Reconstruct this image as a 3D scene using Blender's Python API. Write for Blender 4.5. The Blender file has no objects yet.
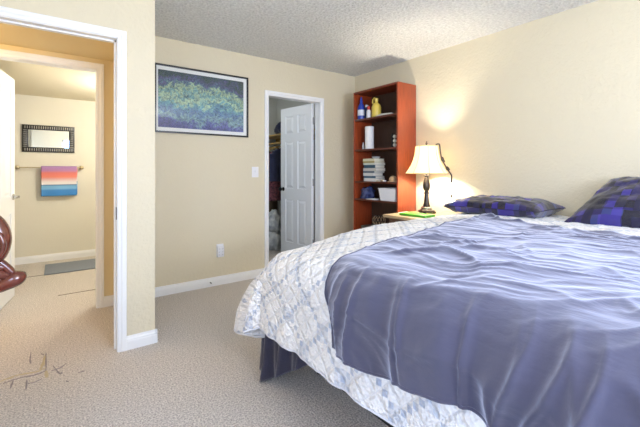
import bpy, bmesh, math, random
import numpy as np
from mathutils import Vector, Matrix
random.seed(7)
SC = bpy.context.scene
C = bpy.context.collection
R = math.radians

# ---------------------------------------------------------------- camera, light, exposure
cam_d = bpy.data.cameras.new('camera'); cam = bpy.data.objects.new('camera', cam_d); C.objects.link(cam)
cam.location = (0, 0, 1.18); cam.rotation_euler = (R(90), 0, -R(36.18))
cam_d.sensor_width = 36; cam_d.lens = 361.1/640*36; cam_d.shift_y = -(213.5-170.7)/640
cam_d.clip_start = .02
SC.camera = cam
SC.view_settings.view_transform = 'Standard'; SC.view_settings.look = 'None'
SC.view_settings.gamma = 1; SC.view_settings.use_curve_mapping = False
SC.view_settings.exposure = 0.08
try:
    SC.cycles.use_denoising = True
    SC.cycles.max_bounces = 10; SC.cycles.diffuse_bounces = 6
except Exception: pass

world = bpy.data.worlds.new('World'); SC.world = world; world.use_nodes = True
bg = world.node_tree.nodes['Background']; bg.inputs[0].default_value = (.62, .78, 1, 1); bg.inputs[1].default_value = 1.2

def area(name, loc, rot, sx, sy, power, col, spread=180):
    l = bpy.data.lights.new(name, 'AREA'); l.shape = 'RECTANGLE'; l.size = sx; l.size_y = sy
    l.energy = power; l.color = col; l.spread = R(spread)
    o = bpy.data.objects.new(name, l); C.objects.link(o); o.location = loc; o.rotation_euler = rot
    return o
def point(name, loc, power, col, rad=.05):
    l = bpy.data.lights.new(name, 'POINT'); l.energy = power; l.color = col; l.shadow_soft_size = rad
    o = bpy.data.objects.new(name, l); C.objects.link(o); o.location = loc; return o
# daylight through the window behind the camera (faces +Y, tipped slightly down like skylight)
area('window_skylight', (1.15, -1.66, 1.5), (R(90-22), 0, 0), 1.9, 1.25, 76, (.43, .60, 1.0))
area('window_groundlight', (1.15, -1.64, 1.5), (R(90+62), 0, 0), 1.9, 1.25, 104, (1, .97, .92))
area('side_fill_light', (-1.36, -.65, 1.5), (R(90-24), 0, R(-90)), 1.5, 1.2, 68, (.52, .67, 1.0))  # added cool fill from the left, brightens the foot side of the bed
# added warm fill light for the bedroom, behind the camera
point('bedroom_fill_light', (.7, -.35, 1.90), 34, (1, .91, .76), .14)
# hall lamp and bathroom lamp, out of frame to the left
point('hall_lamp_light', (-.95, 3.2, 1.98), 18, (1, .72, .34), .07)
point('bathroom_lamp_light', (.80, 4.6, 1.90), 48, (1, .97, .93), .10)
# closet: fill light added below its ceiling to lift the dark interior
point('closet_fill_light', (1.6, 4.3, 2.25), 8, (.9, .95, 1), .06)

# ---------------------------------------------------------------- material helpers
def mat(name, col, rough=.6, metal=0, noise=0, nscale=8, bump=0, bscale=60, spec=.5, sheen=0, emit=None, es=0, trans=0, coat=0, col2=None, bdist=.01, stretch=None, alpha=None, detail=3):
    m = bpy.data.materials.new(name); m.use_nodes = True; nt = m.node_tree; N = nt.nodes; L = nt.links
    b = N['Principled BSDF']
    c = tuple(col)+(1,)
    b.inputs['Base Color'].default_value = c; b.inputs['Roughness'].default_value = rough
    b.inputs['Metallic'].default_value = metal; b.inputs['Specular IOR Level'].default_value = spec
    if sheen: b.inputs['Sheen Weight'].default_value = sheen; b.inputs['Sheen Roughness'].default_value = .5
    if coat: b.inputs['Coat Weight'].default_value = coat; b.inputs['Coat Roughness'].default_value = .12
    if trans: b.inputs['Transmission Weight'].default_value = trans
    if emit: b.inputs['Emission Color'].default_value = tuple(emit)+(1,); b.inputs['Emission Strength'].default_value = es
    if noise or bump:
        tc = N.new('ShaderNodeTexCoord'); mp = N.new('ShaderNodeMapping'); L.new(tc.outputs['Object'], mp.inputs[0])
        if stretch: mp.inputs['Scale'].default_value = stretch
    if noise:
        t = N.new('ShaderNodeTexNoise'); t.inputs['Scale'].default_value = nscale; t.inputs['Detail'].default_value = detail
        L.new(mp.outputs[0], t.inputs['Vector'])
        r = N.new('ShaderNodeValToRGB'); r.color_ramp.elements[0].position = .3; r.color_ramp.elements[1].position = .7
        c2 = tuple(col2)+(1,) if col2 else tuple(x*(1-noise) for x in col)+(1,)
        r.color_ramp.elements[0].color = c2; r.color_ramp.elements[1].color = c
        L.new(t.outputs[0], r.inputs[0]); L.new(r.outputs[0], b.inputs['Base Color'])
    if bump:
        t2 = N.new('ShaderNodeTexNoise'); t2.inputs['Scale'].default_value = bscale; t2.inputs['Detail'].default_value = 4
        L.new(mp.outputs[0], t2.inputs['Vector'])
        bp = N.new('ShaderNodeBump'); bp.inputs['Strength'].default_value = bump; bp.inputs['Distance'].default_value = bdist
        L.new(t2.outputs[0], bp.inputs['Height']); L.new(bp.outputs[0], b.inputs['Normal'])
    return m

M = {}
M['wall'] = mat('wall_paint', (.665, .60, .445), .5, bump=.6, bscale=48, bdist=.007, spec=.35)
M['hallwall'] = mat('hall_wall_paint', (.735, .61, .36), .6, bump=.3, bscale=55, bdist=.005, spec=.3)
M['bathwall'] = mat('bathroom_wall_paint', (.69, .66, .56), .6, bump=.2, bscale=55, bdist=.004, spec=.3)
M['closetwall'] = mat('closet_wall_paint', (.62, .63, .60), .7, bump=.2, bscale=55, bdist=.004, spec=.2)
M['ceil'] = mat('popcorn_ceiling', (.93, .94, .92), .9, noise=.22, nscale=48, bump=1.0, bscale=48, bdist=.04, spec=.1)
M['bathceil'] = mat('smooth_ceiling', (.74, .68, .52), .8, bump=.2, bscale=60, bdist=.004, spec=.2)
M['trim'] = mat('white_trim_paint', (.80, .81, .82), .35, spec=.5)
M['door'] = mat('white_door_paint', (.78, .80, .82), .38, spec=.5)
M['vinyl'] = mat('cream_vinyl_floor', (.70, .64, .55), .6, noise=.24, nscale=90, bump=.5, bscale=90, bdist=.006)
M['rug'] = mat('grey_rug', (.26, .29, .34), .95, noise=.35, nscale=150, bump=.8, bscale=300, bdist=.006)
M['black'] = mat('black_frame', (.012, .012, .013), .35)
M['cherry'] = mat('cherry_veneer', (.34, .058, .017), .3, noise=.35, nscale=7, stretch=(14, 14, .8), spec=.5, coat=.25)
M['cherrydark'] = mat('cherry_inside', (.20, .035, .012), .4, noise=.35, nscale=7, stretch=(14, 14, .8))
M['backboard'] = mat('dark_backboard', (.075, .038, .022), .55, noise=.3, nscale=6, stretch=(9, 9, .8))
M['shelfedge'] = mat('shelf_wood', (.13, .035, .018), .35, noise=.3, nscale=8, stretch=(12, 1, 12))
M['oak'] = mat('oak_top', (.56, .40, .22), .4, noise=.3, nscale=7, stretch=(14, 1, 14))
M['walnut'] = mat('nightstand_brown', (.17, .085, .05), .45, noise=.3, nscale=7, stretch=(14, 2, 2))
M['pine'] = mat('closet_pine', (.50, .33, .10), .5, noise=.25, nscale=7, stretch=(14, 1, 14))
M['mahog'] = mat('glossy_mahogany', (.15, .028, .014), .2, noise=.5, nscale=9, stretch=(1, 1, 5), coat=.9)
M['bronze'] = mat('dark_bronze', (.055, .042, .036), .28, metal=.55, noise=.4, nscale=30)
M['brass'] = mat('satin_brass', (.55, .47, .30), .3, metal=.9)
M['chrome'] = mat('satin_nickel', (.5, .5, .5), .25, metal=1)
M['mirror'] = mat('mirror_glass', (.66, .67, .66), .02, metal=1)
M['wplastic'] = mat('white_plastic', (.78, .78, .80), .35)
M['blackmetal'] = mat('black_metal', (.02, .02, .022), .35, metal=.6)
M['navy'] = mat('navy_cloth', (.016, .02, .062), .85, noise=.3, nscale=20, bump=.4, bscale=120, sheen=.3)
M['sheetdark'] = mat('indigo_sheet', (.028, .026, .055), .8, noise=.3, nscale=12, bump=.3, bscale=140, sheen=.3)
M['mattress'] = mat('mattress_ticking', (.75, .74, .72), .85, bump=.3, bscale=60)

def nmath(N, L, op, a, b=None, c=None):
    n = N.new('ShaderNodeMath'); n.operation = op
    for i, x in enumerate((a, b, c)):
        if x is None: continue
        if isinstance(x, (int, float)): n.inputs[i].default_value = x
        else: L.new(x, n.inputs[i])
    return n.outputs[0]
def mixc(N, L, fac, a, b):
    n = N.new('ShaderNodeMix'); n.data_type = 'RGBA'
    if isinstance(fac, (int, float)): n.inputs[0].default_value = fac
    else: L.new(fac, n.inputs[0])
    for s, x in ((6, a), (7, b)):
        if isinstance(x, tuple): n.inputs[s].default_value = tuple(x)+((1,) if len(x) == 3 else ())
        else: L.new(x, n.inputs[s])
    return n.outputs[2]

def carpet_mat():
    m = mat('beige_carpet', (.5, .45, .38), .95, spec=.1, sheen=.25); nt = m.node_tree; N = nt.nodes; L = nt.links; b = N['Principled BSDF']
    tc = N.new('ShaderNodeTexCoord')
    def noi(s, d=2):
        t = N.new('ShaderNodeTexNoise'); t.inputs['Scale'].default_value = s; t.inputs['Detail'].default_value = d
        L.new(tc.outputs['Object'], t.inputs['Vector']); return t.outputs[0]
    fine, mid, big = noi(120, 2), noi(45, 3), noi(2.2, 3)
    r = N.new('ShaderNodeValToRGB'); L.new(fine, r.inputs[0])
    r.color_ramp.elements[0].position = .36; r.color_ramp.elements[0].color = (.29, .26, .235, 1)
    r.color_ramp.elements[1].position = .62; r.color_ramp.elements[1].color = (.90, .83, .76, 1)
    c = mixc(N, L, nmath(N, L, 'MULTIPLY', mid, .55), r.outputs[0], (.40, .355, .315))
    c = mixc(N, L, nmath(N, L, 'MULTIPLY', big, .35), c, (.62, .56, .50))
    L.new(c, b.inputs['Base Color'])
    h = nmath(N, L, 'ADD', fine, nmath(N, L, 'MULTIPLY', mid, .7))
    bp = N.new('ShaderNodeBump'); bp.inputs['Strength'].default_value = .9; bp.inputs['Distance'].default_value = .012
    L.new(h, bp.inputs['Height']); L.new(bp.outputs[0], b.inputs['Normal']); return m
M['carpet'] = carpet_mat()

def quilt_mat():
    m = mat('quilt_cotton', (.8, .8, .8), .9, spec=.2, sheen=.3); nt = m.node_tree; N = nt.nodes; L = nt.links; b = N['Principled BSDF']
    uv = N.new('ShaderNodeUVMap'); uv.uv_map = 'UVMap'; sp = N.new('ShaderNodeSeparateXYZ'); L.new(uv.outputs[0], sp.inputs[0])
    c = .0275; n = 10
    mm = lambda op, a, b=None: nmath(N, L, op, a, b)
    u = mm('DIVIDE', mm('ADD', sp.outputs[0], .018), c); v = mm('DIVIDE', mm('ADD', sp.outputs[1], .012), c)
    i = mm('FLOOR', u); j = mm('FLOOR', v)
    s1 = mm('FLOORED_MODULO', mm('ADD', i, j), n); s2 = mm('FLOORED_MODULO', mm('SUBTRACT', i, j), n)
    c1 = mm('LESS_THAN', s1, .5); c2 = mm('LESS_THAN', s2, .5)
    chain = mm('MAXIMUM', c1, c2)
    # nine-patch at the crossings
    def near(x):
        y = mm('FLOORED_MODULO', mm('ADD', x, 1), n); return mm('LESS_THAN', y, 2.5)
    ctr = mm('MULTIPLY', near(s1), near(s2))
    fu = mm('ABSOLUTE', mm('SUBTRACT', mm('FRACT', u), .5)); fv = mm('ABSOLUTE', mm('SUBTRACT', mm('FRACT', v), .5))
    sq = mm('LESS_THAN', mm('MAXIMUM', fu, fv), .41)
    ev = mm('FLOORED_MODULO', mm('ADD', i, j), 2); ctr = mm('MULTIPLY', ctr, mm('MULTIPLY_ADD', mm('LESS_THAN', ev, .5), .55) if False else mm('MULTIPLY_ADD', mm('LESS_THAN', ev, .5), .25) if False else mm('ADD', .42, mm('MULTIPLY', mm('LESS_THAN', ev, .5), .33)))
    patch = mm('MAXIMUM', mm('MULTIPLY', chain, mm('ADD', .35, mm('MULTIPLY', sq, .65))), ctr)
    wn = N.new('ShaderNodeTexWhiteNoise'); wn.noise_dimensions = '2D'; cb = N.new('ShaderNodeCombineXYZ'); L.new(i, cb.inputs[0]); L.new(j, cb.inputs[1]); L.new(cb.outputs[0], wn.inputs['Vector'])
    blue = mixc(N, L, wn.outputs['Value'], (.36, .42, .56), (.54, .59, .68))
    # printed speckle in the cotton
    t = N.new('ShaderNodeTexNoise'); t.inputs['Scale'].default_value = 90; t.inputs['Detail'].default_value = 2; L.new(uv.outputs[0], t.inputs['Vector'])
    base = mixc(N, L, mm('MULTIPLY', t.outputs[0], .35), (.88, .87, .86), (.76, .77, .82))
    col = mixc(N, L, mm('MULTIPLY', patch, .85), base, blue)
    # quilting lines: diagonals every half lattice plus dense stipple
    uu = mm('ADD', u, v); vv = mm('SUBTRACT', u, v)
    l1 = mm('PINGPONG', uu, 2.0); l2 = mm('PINGPONG', vv, 2.0)
    lm = mm('MINIMUM', l1, l2)
    mr = N.new('ShaderNodeMapRange'); L.new(lm, mr.inputs[0]); mr.inputs[1].default_value = 0; mr.inputs[2].default_value = .8; mr.interpolation_type = 'SMOOTHSTEP'
    line = mm('LESS_THAN', lm, .09)
    col = mixc(N, L, mm('MULTIPLY', line, .24), col, (.42, .44, .52))
    L.new(col, b.inputs['Base Color'])
    vo = N.new('ShaderNodeTexVoronoi'); vo.inputs['Scale'].default_value = 75; L.new(uv.outputs[0], vo.inputs['Vector'])
    t2 = N.new('ShaderNodeTexNoise'); t2.inputs['Scale'].default_value = 26; t2.inputs['Detail'].default_value = 3; L.new(uv.outputs[0], t2.inputs['Vector'])
    h = mm('ADD', mm('MULTIPLY', mr.outputs[0], .6), mm('ADD', mm('MULTIPLY', vo.outputs['Distance'], .55), mm('MULTIPLY', t2.outputs[0], .7)))
    bp = N.new('ShaderNodeBump'); bp.inputs['Strength'].default_value = .9; bp.inputs['Distance'].default_value = .015
    L.new(h, bp.inputs['Height']); L.new(bp.outputs[0], b.inputs['Normal']); return m
M['quilt'] = quilt_mat()
M['quiltedge'] = mat('quilt_binding', (.72, .74, .80), .85)

def fleece_mat():
    m = mat('blue_grey_fleece', (.12, .135, .23), .9, spec=.1, sheen=.85); nt = m.node_tree; N = nt.nodes; L = nt.links; b = N['Principled BSDF']
    b.inputs['Sheen Tint'].default_value = (.80, .83, 1, 1)
    uv = N.new('ShaderNodeUVMap'); uv.uv_map = 'UVMap'; sp = N.new('ShaderNodeSeparateXYZ'); L.new(uv.outputs[0], sp.inputs[0])
    def noi(s, d, vec=None):
        t = N.new('ShaderNodeTexNoise'); t.inputs['Scale'].default_value = s; t.inputs['Detail'].default_value = d
        L.new(vec or uv.outputs[0], t.inputs['Vector']); return t.outputs[0]
    mp = N.new('ShaderNodeMapping'); mp.inputs['Scale'].default_value = (3.2, 1, 1); mp.inputs['Rotation'].default_value = (0, 0, R(8)); L.new(uv.outputs[0], mp.inputs[0])
    wr = noi(9, 3, mp.outputs[0])
    col = mixc(N, L, nmath(N, L, 'MULTIPLY', noi(60, 3), .5), (.062, .061, .100), (.044, .045, .078))
    L.new(col, b.inputs['Base Color'])
    h = nmath(N, L, 'ADD', nmath(N, L, 'MULTIPLY', wr, 1.0), nmath(N, L, 'MULTIPLY', noi(260, 2), .06))
    bp = N.new('ShaderNodeBump'); bp.inputs['Strength'].default_value = .3; bp.inputs['Distance'].default_value = .012
    L.new(h, bp.inputs['Height']); L.new(bp.outputs[0], b.inputs['Normal']); return m
M['fleece'] = fleece_mat()

def satin_mat():
    m = mat('satin_patchwork', (.05, .04, .3), .27, spec=.6, sheen=.2); nt = m.node_tree; N = nt.nodes; L = nt.links; b = N['Principled BSDF']
    uv = N.new('ShaderNodeUVMap'); uv.uv_map = 'UVMap'
    def layer(s, off):
        mp = N.new('ShaderNodeMapping'); mp.inputs['Scale'].default_value = (s, s, 1); mp.inputs['Location'].default_value = (off, off*.7, 0); L.new(uv.outputs[0], mp.inputs[0])
        sn = N.new('ShaderNodeVectorMath'); sn.operation = 'FLOOR'; L.new(mp.outputs[0], sn.inputs[0])
        w = N.new('ShaderNodeTexWhiteNoise'); w.noise_dimensions = '2D'; L.new(sn.outputs[0], w.inputs['Vector']); return w.outputs['Value']
    v = nmath(N, L, 'MULTIPLY', nmath(N, L, 'ADD', layer(8, 3.3), layer(19, 1.2)), .5)
    r = N.new('ShaderNodeValToRGB'); cr = r.color_ramp; cr.interpolation = 'CONSTANT'; L.new(v, r.inputs[0])
    cr.elements[0].color = (.004, .004, .018, 1)
    cr.elements[1].position = .40; cr.elements[1].color = (.008, .007, .035, 1)
    for p, c in ((.56, (.014, .010, .08, 1)), (.70, (.028, .018, .20, 1)), (.80, (.025, .035, .15, 1)), (.90, (.04, .03, .24, 1))):
        e = cr.elements.new(p); e.color = c
    L.new(r.outputs[0], b.inputs['Base Color']); 
    t = N.new('ShaderNodeTexNoise'); t.inputs['Scale'].default_value = 14; t.inputs['Detail'].default_value = 2; L.new(uv.outputs[0], t.inputs['Vector'])
    bp = N.new('ShaderNodeBump'); bp.inputs['Strength'].default_value = .35; bp.inputs['Distance'].default_value = .02
    L.new(t.outputs[0], bp.inputs['Height']); L.new(bp.outputs[0], b.inputs['Normal']); return m
M['satin'] = satin_mat()

def shade_mat():
    m = bpy.data.materials.new('lamp_shade_fabric'); m.use_nodes = True; nt = m.node_tree; N = nt.nodes; L = nt.links; N.clear()
    o = N.new('ShaderNodeOutputMaterial'); d = N.new('ShaderNodeBsdfDiffuse'); t = N.new('ShaderNodeBsdfTranslucent'); mx = N.new('ShaderNodeMixShader'); ad = N.new('ShaderNodeAddShader'); e = N.new('ShaderNodeEmission')
    d.inputs[0].default_value = (.85, .80, .66, 1); t.inputs[0].default_value = (.82, .72, .50, 1); mx.inputs[0].default_value = .42
    e.inputs[0].default_value = (1, .86, .56, 1); e.inputs[1].default_value = .12
    L.new(d.outputs[0], mx.inputs[1]); L.new(t.outputs[0], mx.inputs[2]); L.new(mx.outputs[0], ad.inputs[0]); L.new(e.outputs[0], ad.inputs[1]); L.new(ad.outputs[0], o.inputs[0]); return m
M['shade'] = shade_mat()
def glass_mat():
    m = bpy.data.materials.new('picture_glass'); m.use_nodes = True; nt = m.node_tree; N = nt.nodes; L = nt.links; N.clear()
    o = N.new('ShaderNodeOutputMaterial'); t = N.new('ShaderNodeBsdfTransparent'); g = N.new('ShaderNodeBsdfGlossy'); mx = N.new('ShaderNodeMixShader'); f = N.new('ShaderNodeFresnel')
    g.inputs['Roughness'].default_value = .02; f.inputs[0].default_value = 1.45
    L.new(f.outputs[0], mx.inputs[0]); L.new(t.outputs[0], mx.inputs[1]); L.new(g.outputs[0], mx.inputs[2]); L.new(mx.outputs[0], o.inputs[0]); return m
M['glass'] = glass_mat()

# ---------------------------------------------------------------- mesh helpers
def link(name, me, m, parent=None, loc=None):
    o = bpy.data.objects.new(name, me); C.objects.link(o)
    if m is not None:
        for x in (m if isinstance(m, (list, tuple)) else [m]): me.materials.append(M[x] if isinstance(x, str) else x)
    if parent is not None: o.parent = parent
    if loc: o.location = loc
    return o
def smooth(me, ang=40):
    for p in me.polygons: p.use_smooth = True
    try: me.set_sharp_from_angle(angle=R(ang))
    except Exception: pass
def from_bm(name, bm, m, parent=None, sm=None, loc=None):
    me = bpy.data.meshes.new(name); bmesh.ops.recalc_face_normals(bm, faces=bm.faces); bm.to_mesh(me); bm.free()
    if sm is not None: smooth(me, sm)
    return link(name, me, m, parent, loc)
def addbox(bm, x0, x1, y0, y1, z0, z1, mtx=None):
    vs = [bm.verts.new((x, y, z)) for x in (x0, x1) for y in (y0, y1) for z in (z0, z1)]
    if mtx is not None:
        for v in vs: v.co = mtx @ v.co
    fs = []
    for f in ((0, 1, 3, 2), (4, 6, 7, 5), (0, 4, 5, 1), (2, 3, 7, 6), (0, 2, 6, 4), (1, 5, 7, 3)): fs.append(bm.faces.new([vs[i] for i in f]))
    return fs
def boxes(name, lst, m, parent=None, bev=0, loc=None, mtx=None):
    bm = bmesh.new()
    for b in lst: addbox(bm, *b, mtx=mtx)
    if bev:
        bmesh.ops.bevel(bm, geom=list(bm.edges), offset=bev, segments=2, affect='EDGES', profile=.6)
    return from_bm(name, bm, m, parent, 35 if bev else None, loc)
def lathe_bm(bm, prof, n=24, cx=0, cy=0, mtx=None, rfun=None):
    rings = []
    for r, z in prof:
        ring = []
        for k in range(n):
            a = 2*math.pi*k/n; rr = r*(rfun(a, z) if rfun else 1)
            co = Vector((cx+rr*math.cos(a), cy+rr*math.sin(a), z))
            if mtx is not None: co = mtx @ co
            ring.append(bm.verts.new(co))
        rings.append(ring)
    for a, b in zip(rings, rings[1:]):
        for k in range(n): bm.faces.new((a[k], a[(k+1) % n], b[(k+1) % n], b[k]))
    if abs(prof[0][0]-prof[-1][0]) < .004 and abs(prof[0][1]-prof[-1][1]) < .004:   # hollow shell: join last ring to first, no caps
        for k in range(n): bm.faces.new((rings[-1][k], rings[-1][(k+1) % n], rings[0][(k+1) % n], rings[0][k]))
        return
    for ring in (rings[0], rings[-1]):
        try: bm.faces.new(ring)
        except Exception: pass
def lathe(name, prof, m, parent=None, n=24, sm=40, loc=None, mtx=None, rfun=None):
    bm = bmesh.new(); lathe_bm(bm, prof, n, mtx=mtx, rfun=rfun); return from_bm(name, bm, m, parent, sm, loc)
def tube_bm(bm, pts, rad, n=8, flat=1):
    pts = [Vector(p) for p in pts]; rings = []; up = None
    rads = rad if isinstance(rad, (list, tuple)) else [rad]*len(pts)
    for i, p in enumerate(pts):
        t = (pts[min(i+1, len(pts)-1)]-pts[max(i-1, 0)]).normalized()
        if up is None: up = t.orthogonal().normalized()
        up = (up-t*up.dot(t)).normalized(); s = t.cross(up)
        rings.append([bm.verts.new(p+(up*math.cos(2*math.pi*k/n)+s*math.sin(2*math.pi*k/n)*flat)*rads[i]) for k in range(n)])
    for a, b in zip(rings, rings[1:]):
        for k in range(n): bm.faces.new((a[k], a[(k+1) % n], b[(k+1) % n], b[k]))
    bm.faces.new(rings[0]); bm.faces.new(rings[-1])
def tube(name, pts, rad, m, parent=None, n=8, flat=1, loc=None):
    bm = bmesh.new(); tube_bm(bm, pts, rad, n, flat); return from_bm(name, bm, m, parent, 50, loc)
def spline(pts, k=6):
    out = []; P = [Vector(p) for p in pts]; P = [P[0]*2-P[1]]+P+[P[-1]*2-P[-2]]
    for i in range(1, len(P)-2):
        for j in range(k):
            t = j/k; a, b, c, d = P[i-1:i+3]
            out.append(.5*((2*b)+(c-a)*t+(2*a-5*b+4*c-d)*t*t+(3*b-a-3*c+d)*t**3))
    out.append(P[-2]); return out
def gridmesh(name, V, UV, m, parent=None, thick=0, closed=False):
    nu, nv, _ = V.shape
    idx = np.arange(nu*nv).reshape(nu, nv)
    F = np.stack([idx[:-1, :-1], idx[1:, :-1], idx[1:, 1:], idx[:-1, 1:]], -1).reshape(-1, 4)
    me = bpy.data.meshes.new(name); me.from_pydata(V.reshape(-1, 3).tolist(), [], F.tolist()); me.update()
    ul = me.uv_layers.new(name='UVMap'); uvs = UV.reshape(-1, 2)
    li = np.empty(len(me.loops), dtype=np.int32); me.loops.foreach_get('vertex_index', li)
    ul.data.foreach_set('uv', uvs[li].astype(np.float32).ravel())
    for p in me.polygons: p.use_smooth = True
    o = link(name, me, m, parent)
    if thick:
        s = o.modifiers.new('thick', 'SOLIDIFY'); s.thickness = thick; s.offset = 0
    return o
def thing(name, label, cat, loc=(0, 0, 0), rz=0, group=None):
    o = bpy.data.objects.new(name, None); C.objects.link(o); o.location = loc; o.rotation_euler = (0, 0, rz); o.empty_display_size = .05
    o['label'] = label; o['category'] = cat
    if group: o['group'] = group
    return o
def tag(o, label, cat, group=None):
    o['label'] = label; o['category'] = cat
    if group: o['group'] = group
    return o
def st(o): o['kind'] = 'structure'; return o

# numpy value noise
_rng = np.random.RandomState(3); _T = _rng.rand(256, 256)
def vn(x, y):
    xi = np.floor(x).astype(int); yi = np.floor(y).astype(int); fx = x-xi; fy = y-yi
    fx = fx*fx*fx*(fx*(fx*6-15)+10); fy = fy*fy*fy*(fy*(fy*6-15)+10)
    g = lambda a, b: _T[a % 256, b % 256]
    return ((g(xi, yi)*(1-fx)+g(xi+1, yi)*fx)*(1-fy)+(g(xi, yi+1)*(1-fx)+g(xi+1, yi+1)*fx)*fy)*2-1
def fbm(x, y, o=3):
    s = 0; a = 1
    for k in range(o): s = s+a*vn(x*2**k+k*17.3, y*2**k+k*9.1); a *= .5
    return s
def ss(x, a, b):
    t = np.clip((x-a)/(b-a), 0, 1); return t*t*(3-2*t)

# ---------------------------------------------------------------- the room shell
YN, YB, XR = 2.675, 3.632, 3.239
H, HL = 2.44, 2.14
T = .11
st(boxes('floor', [(-2.4, 3.4, -1.85, YB+T, -.1, 0), (1.15, 3.4, YB+T, 5.5, -.1, 0)], 'carpet'))
st(boxes('floor_bathroom', [(-1.75, 1.15, YB+T, 6.1, -.1, 0)], 'carpet'))
st(boxes('ceiling', [(-1.5, 3.4, -1.85, YN+T, H, H+.1), (.44, 3.4, YN+T, YB+.02, H, H+.1)], 'ceil'))
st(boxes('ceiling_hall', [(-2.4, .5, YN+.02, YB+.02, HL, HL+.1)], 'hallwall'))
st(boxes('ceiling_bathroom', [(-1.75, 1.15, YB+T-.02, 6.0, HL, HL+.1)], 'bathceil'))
st(boxes('ceiling_closet', [(1.15, 3.3, YB+T-.02, 5.4, H, H+.1)], 'closetwall'))
BX0, BX1 = -.452, .294; CX0, CX1 = 1.928, 2.668; DX0, DX1 = -.45, .333; DH = 2.052
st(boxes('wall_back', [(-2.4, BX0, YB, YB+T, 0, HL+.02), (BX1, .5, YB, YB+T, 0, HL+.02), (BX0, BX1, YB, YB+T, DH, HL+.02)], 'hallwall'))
st(boxes('wall_picture', [(.5, CX0, YB, YB+T, 0, H), (CX1, XR+T, YB, YB+T, 0, H), (CX0, CX1, YB, YB+T, DH, H)], 'wall'))
st(boxes('wall_doorway', [(-1.5, DX0, YN, YN+T, 0, H), (DX1, .55, YN, YN+T, 0, H), (DX0, DX1, YN, YN+T, DH, H), (.44, .55, YN+T, YB, 0, H)], 'wall'))
st(boxes('wall_hall_end', [(.432, .44, YN+T, YB, 0, HL), (-2.4, -2.3, YN+T, YB, 0, HL), (-2.4, -1.5, YN, YN+T, 0, HL)], 'hallwall'))
st(boxes('wall_right', [(XR, XR+T, -1.85, YB, 0, H)], 'wall'))
WX0, WX1, WZ0, WZ1 = .15, 2.15, .85, 2.12
VY0, VY1 = -1.45, .15
st(boxes('wall_left', [(-1.5, -1.4, -1.85, VY0, 0, H), (-1.5, -1.4, VY1, YN, 0, H), (-1.5, -1.4, VY0, VY1, 0, WZ0), (-1.5, -1.4, VY0, VY1, WZ1, H)], 'wall'))
st(boxes('window_added_frame', [(-1.48, -1.44, VY0, VY0+.05, WZ0, WZ1), (-1.48, -1.44, VY1-.05, VY1, WZ0, WZ1), (-1.48, -1.44, -.68, -.62, WZ0+.05, WZ1-.05), (-1.48, -1.44, VY0+.05, VY1-.05, WZ0, WZ0+.05), (-1.48, -1.44, VY0+.05, VY1-.05, WZ1-.05, WZ1)], 'trim'))  # frame of an unseen side window, made up for the fill from the left
st(boxes('window_added_glass', [(-1.462, -1.458, VY0+.05, VY1-.05, WZ0+.05, WZ1-.05)], 'glass'))  # pane of the made-up side window
st(boxes('wall_front', [(-1.5, WX0, -1.85, -1.74, 0, H), (WX1, XR+T, -1.85, -1.74, 0, H), (WX0, WX1, -1.85, -1.74, 0, WZ0), (WX0, WX1, -1.85, -1.74, WZ1, H)], 'wall'))
st(boxes('wall_bathroom', [(-1.75, -1.65, YB+T, 6.0, 0, HL), (-1.75, 1.15, 5.9, 6.0, 0, HL), (1.05, 1.1, YB+T, 5.9, 0, HL)], 'bathwall'))
st(boxes('wall_closet', [(1.15, 1.22, YB+T, 5.3, 0, H), (1.15, 3.1, 5.3, 5.4, 0, H), (2.98, 3.05, YB+T, 5.3, 0, H)], 'closetwall'))
# window behind the camera
st(boxes('window_1', [(WX0, WX0+.05, -1.82, -1.78, WZ0, WZ1), (WX1-.05, WX1, -1.82, -1.78, WZ0, WZ1), (1.12, 1.18, -1.82, -1.78, WZ0, WZ1), (WX0, WX1, -1.82, -1.78, WZ0, WZ0+.05), (WX0, WX1, -1.82, -1.78, WZ1-.05, WZ1)], 'trim'))
st(boxes('window_2', [(WX0+.05, WX1-.05, -1.803, -1.799, WZ0+.05, WZ1-.05)], 'glass'))
st(boxes('trim_sill', [(WX0-.04, WX1+.04, -1.76, -1.70, WZ0-.03, WZ0)], 'trim'))

# baseboards: moulded profile extruded along a run
BP = [(0, 0), (.014, 0), (.014, .055), (.012, .06), (.012, .068), (.008, .076), (.006, .088), (0, .09)]
def baseboard(name, runs, m='trim', hs=1):
    bm = bmesh.new()
    for (x0, y0, x1, y1) in runs:            # board stands on the left-hand side normal of the run
        d = Vector((x1-x0, y1-y0, 0)); nrm = Vector((-d.y, d.x, 0)).normalized()
        rings = []
        for px, py in ((x0, y0), (x1, y1)): rings.append([bm.verts.new((px+nrm.x*a, py+nrm.y*a, z*hs)) for a, z in BP])
        n = len(BP)
        for k in range(n): bm.faces.new((rings[0][k], rings[0][(k+1) % n], rings[1][(k+1) % n], rings[1][k]))
        bm.faces.new(rings[0]); bm.faces.new(rings[1])
    return st(from_bm(name, bm, m))
baseboard('baseboard_back', [(1.875, YB, .55, YB), (XR, YB, 2.712, YB)])
baseboard('baseboard_doorway', [(.564, YN, .374, YN), (.55, YB, .55, YN-.012), (-.51, YN, -1.4, YN)])
baseboard('baseboard_right', [(XR, -1.74, XR, YB)])
baseboard('baseboard_left', [(-1.4, YN, -1.4, -1.74)])
baseboard('baseboard_front', [(-1.4, -1.74, XR, -1.74)])
baseboard('baseboard_hall', [(.432, YB, .335, YB), (-.49, YB, -2.3, YB), (.432, YN+T, .432, YB)])
baseboard('baseboard_bathroom', [(1.05, 5.9, -1.65, 5.9), (1.05, YB+T, 1.05, 5.9), (-1.65, 5.9, -1.65, YB+T)])

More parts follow.
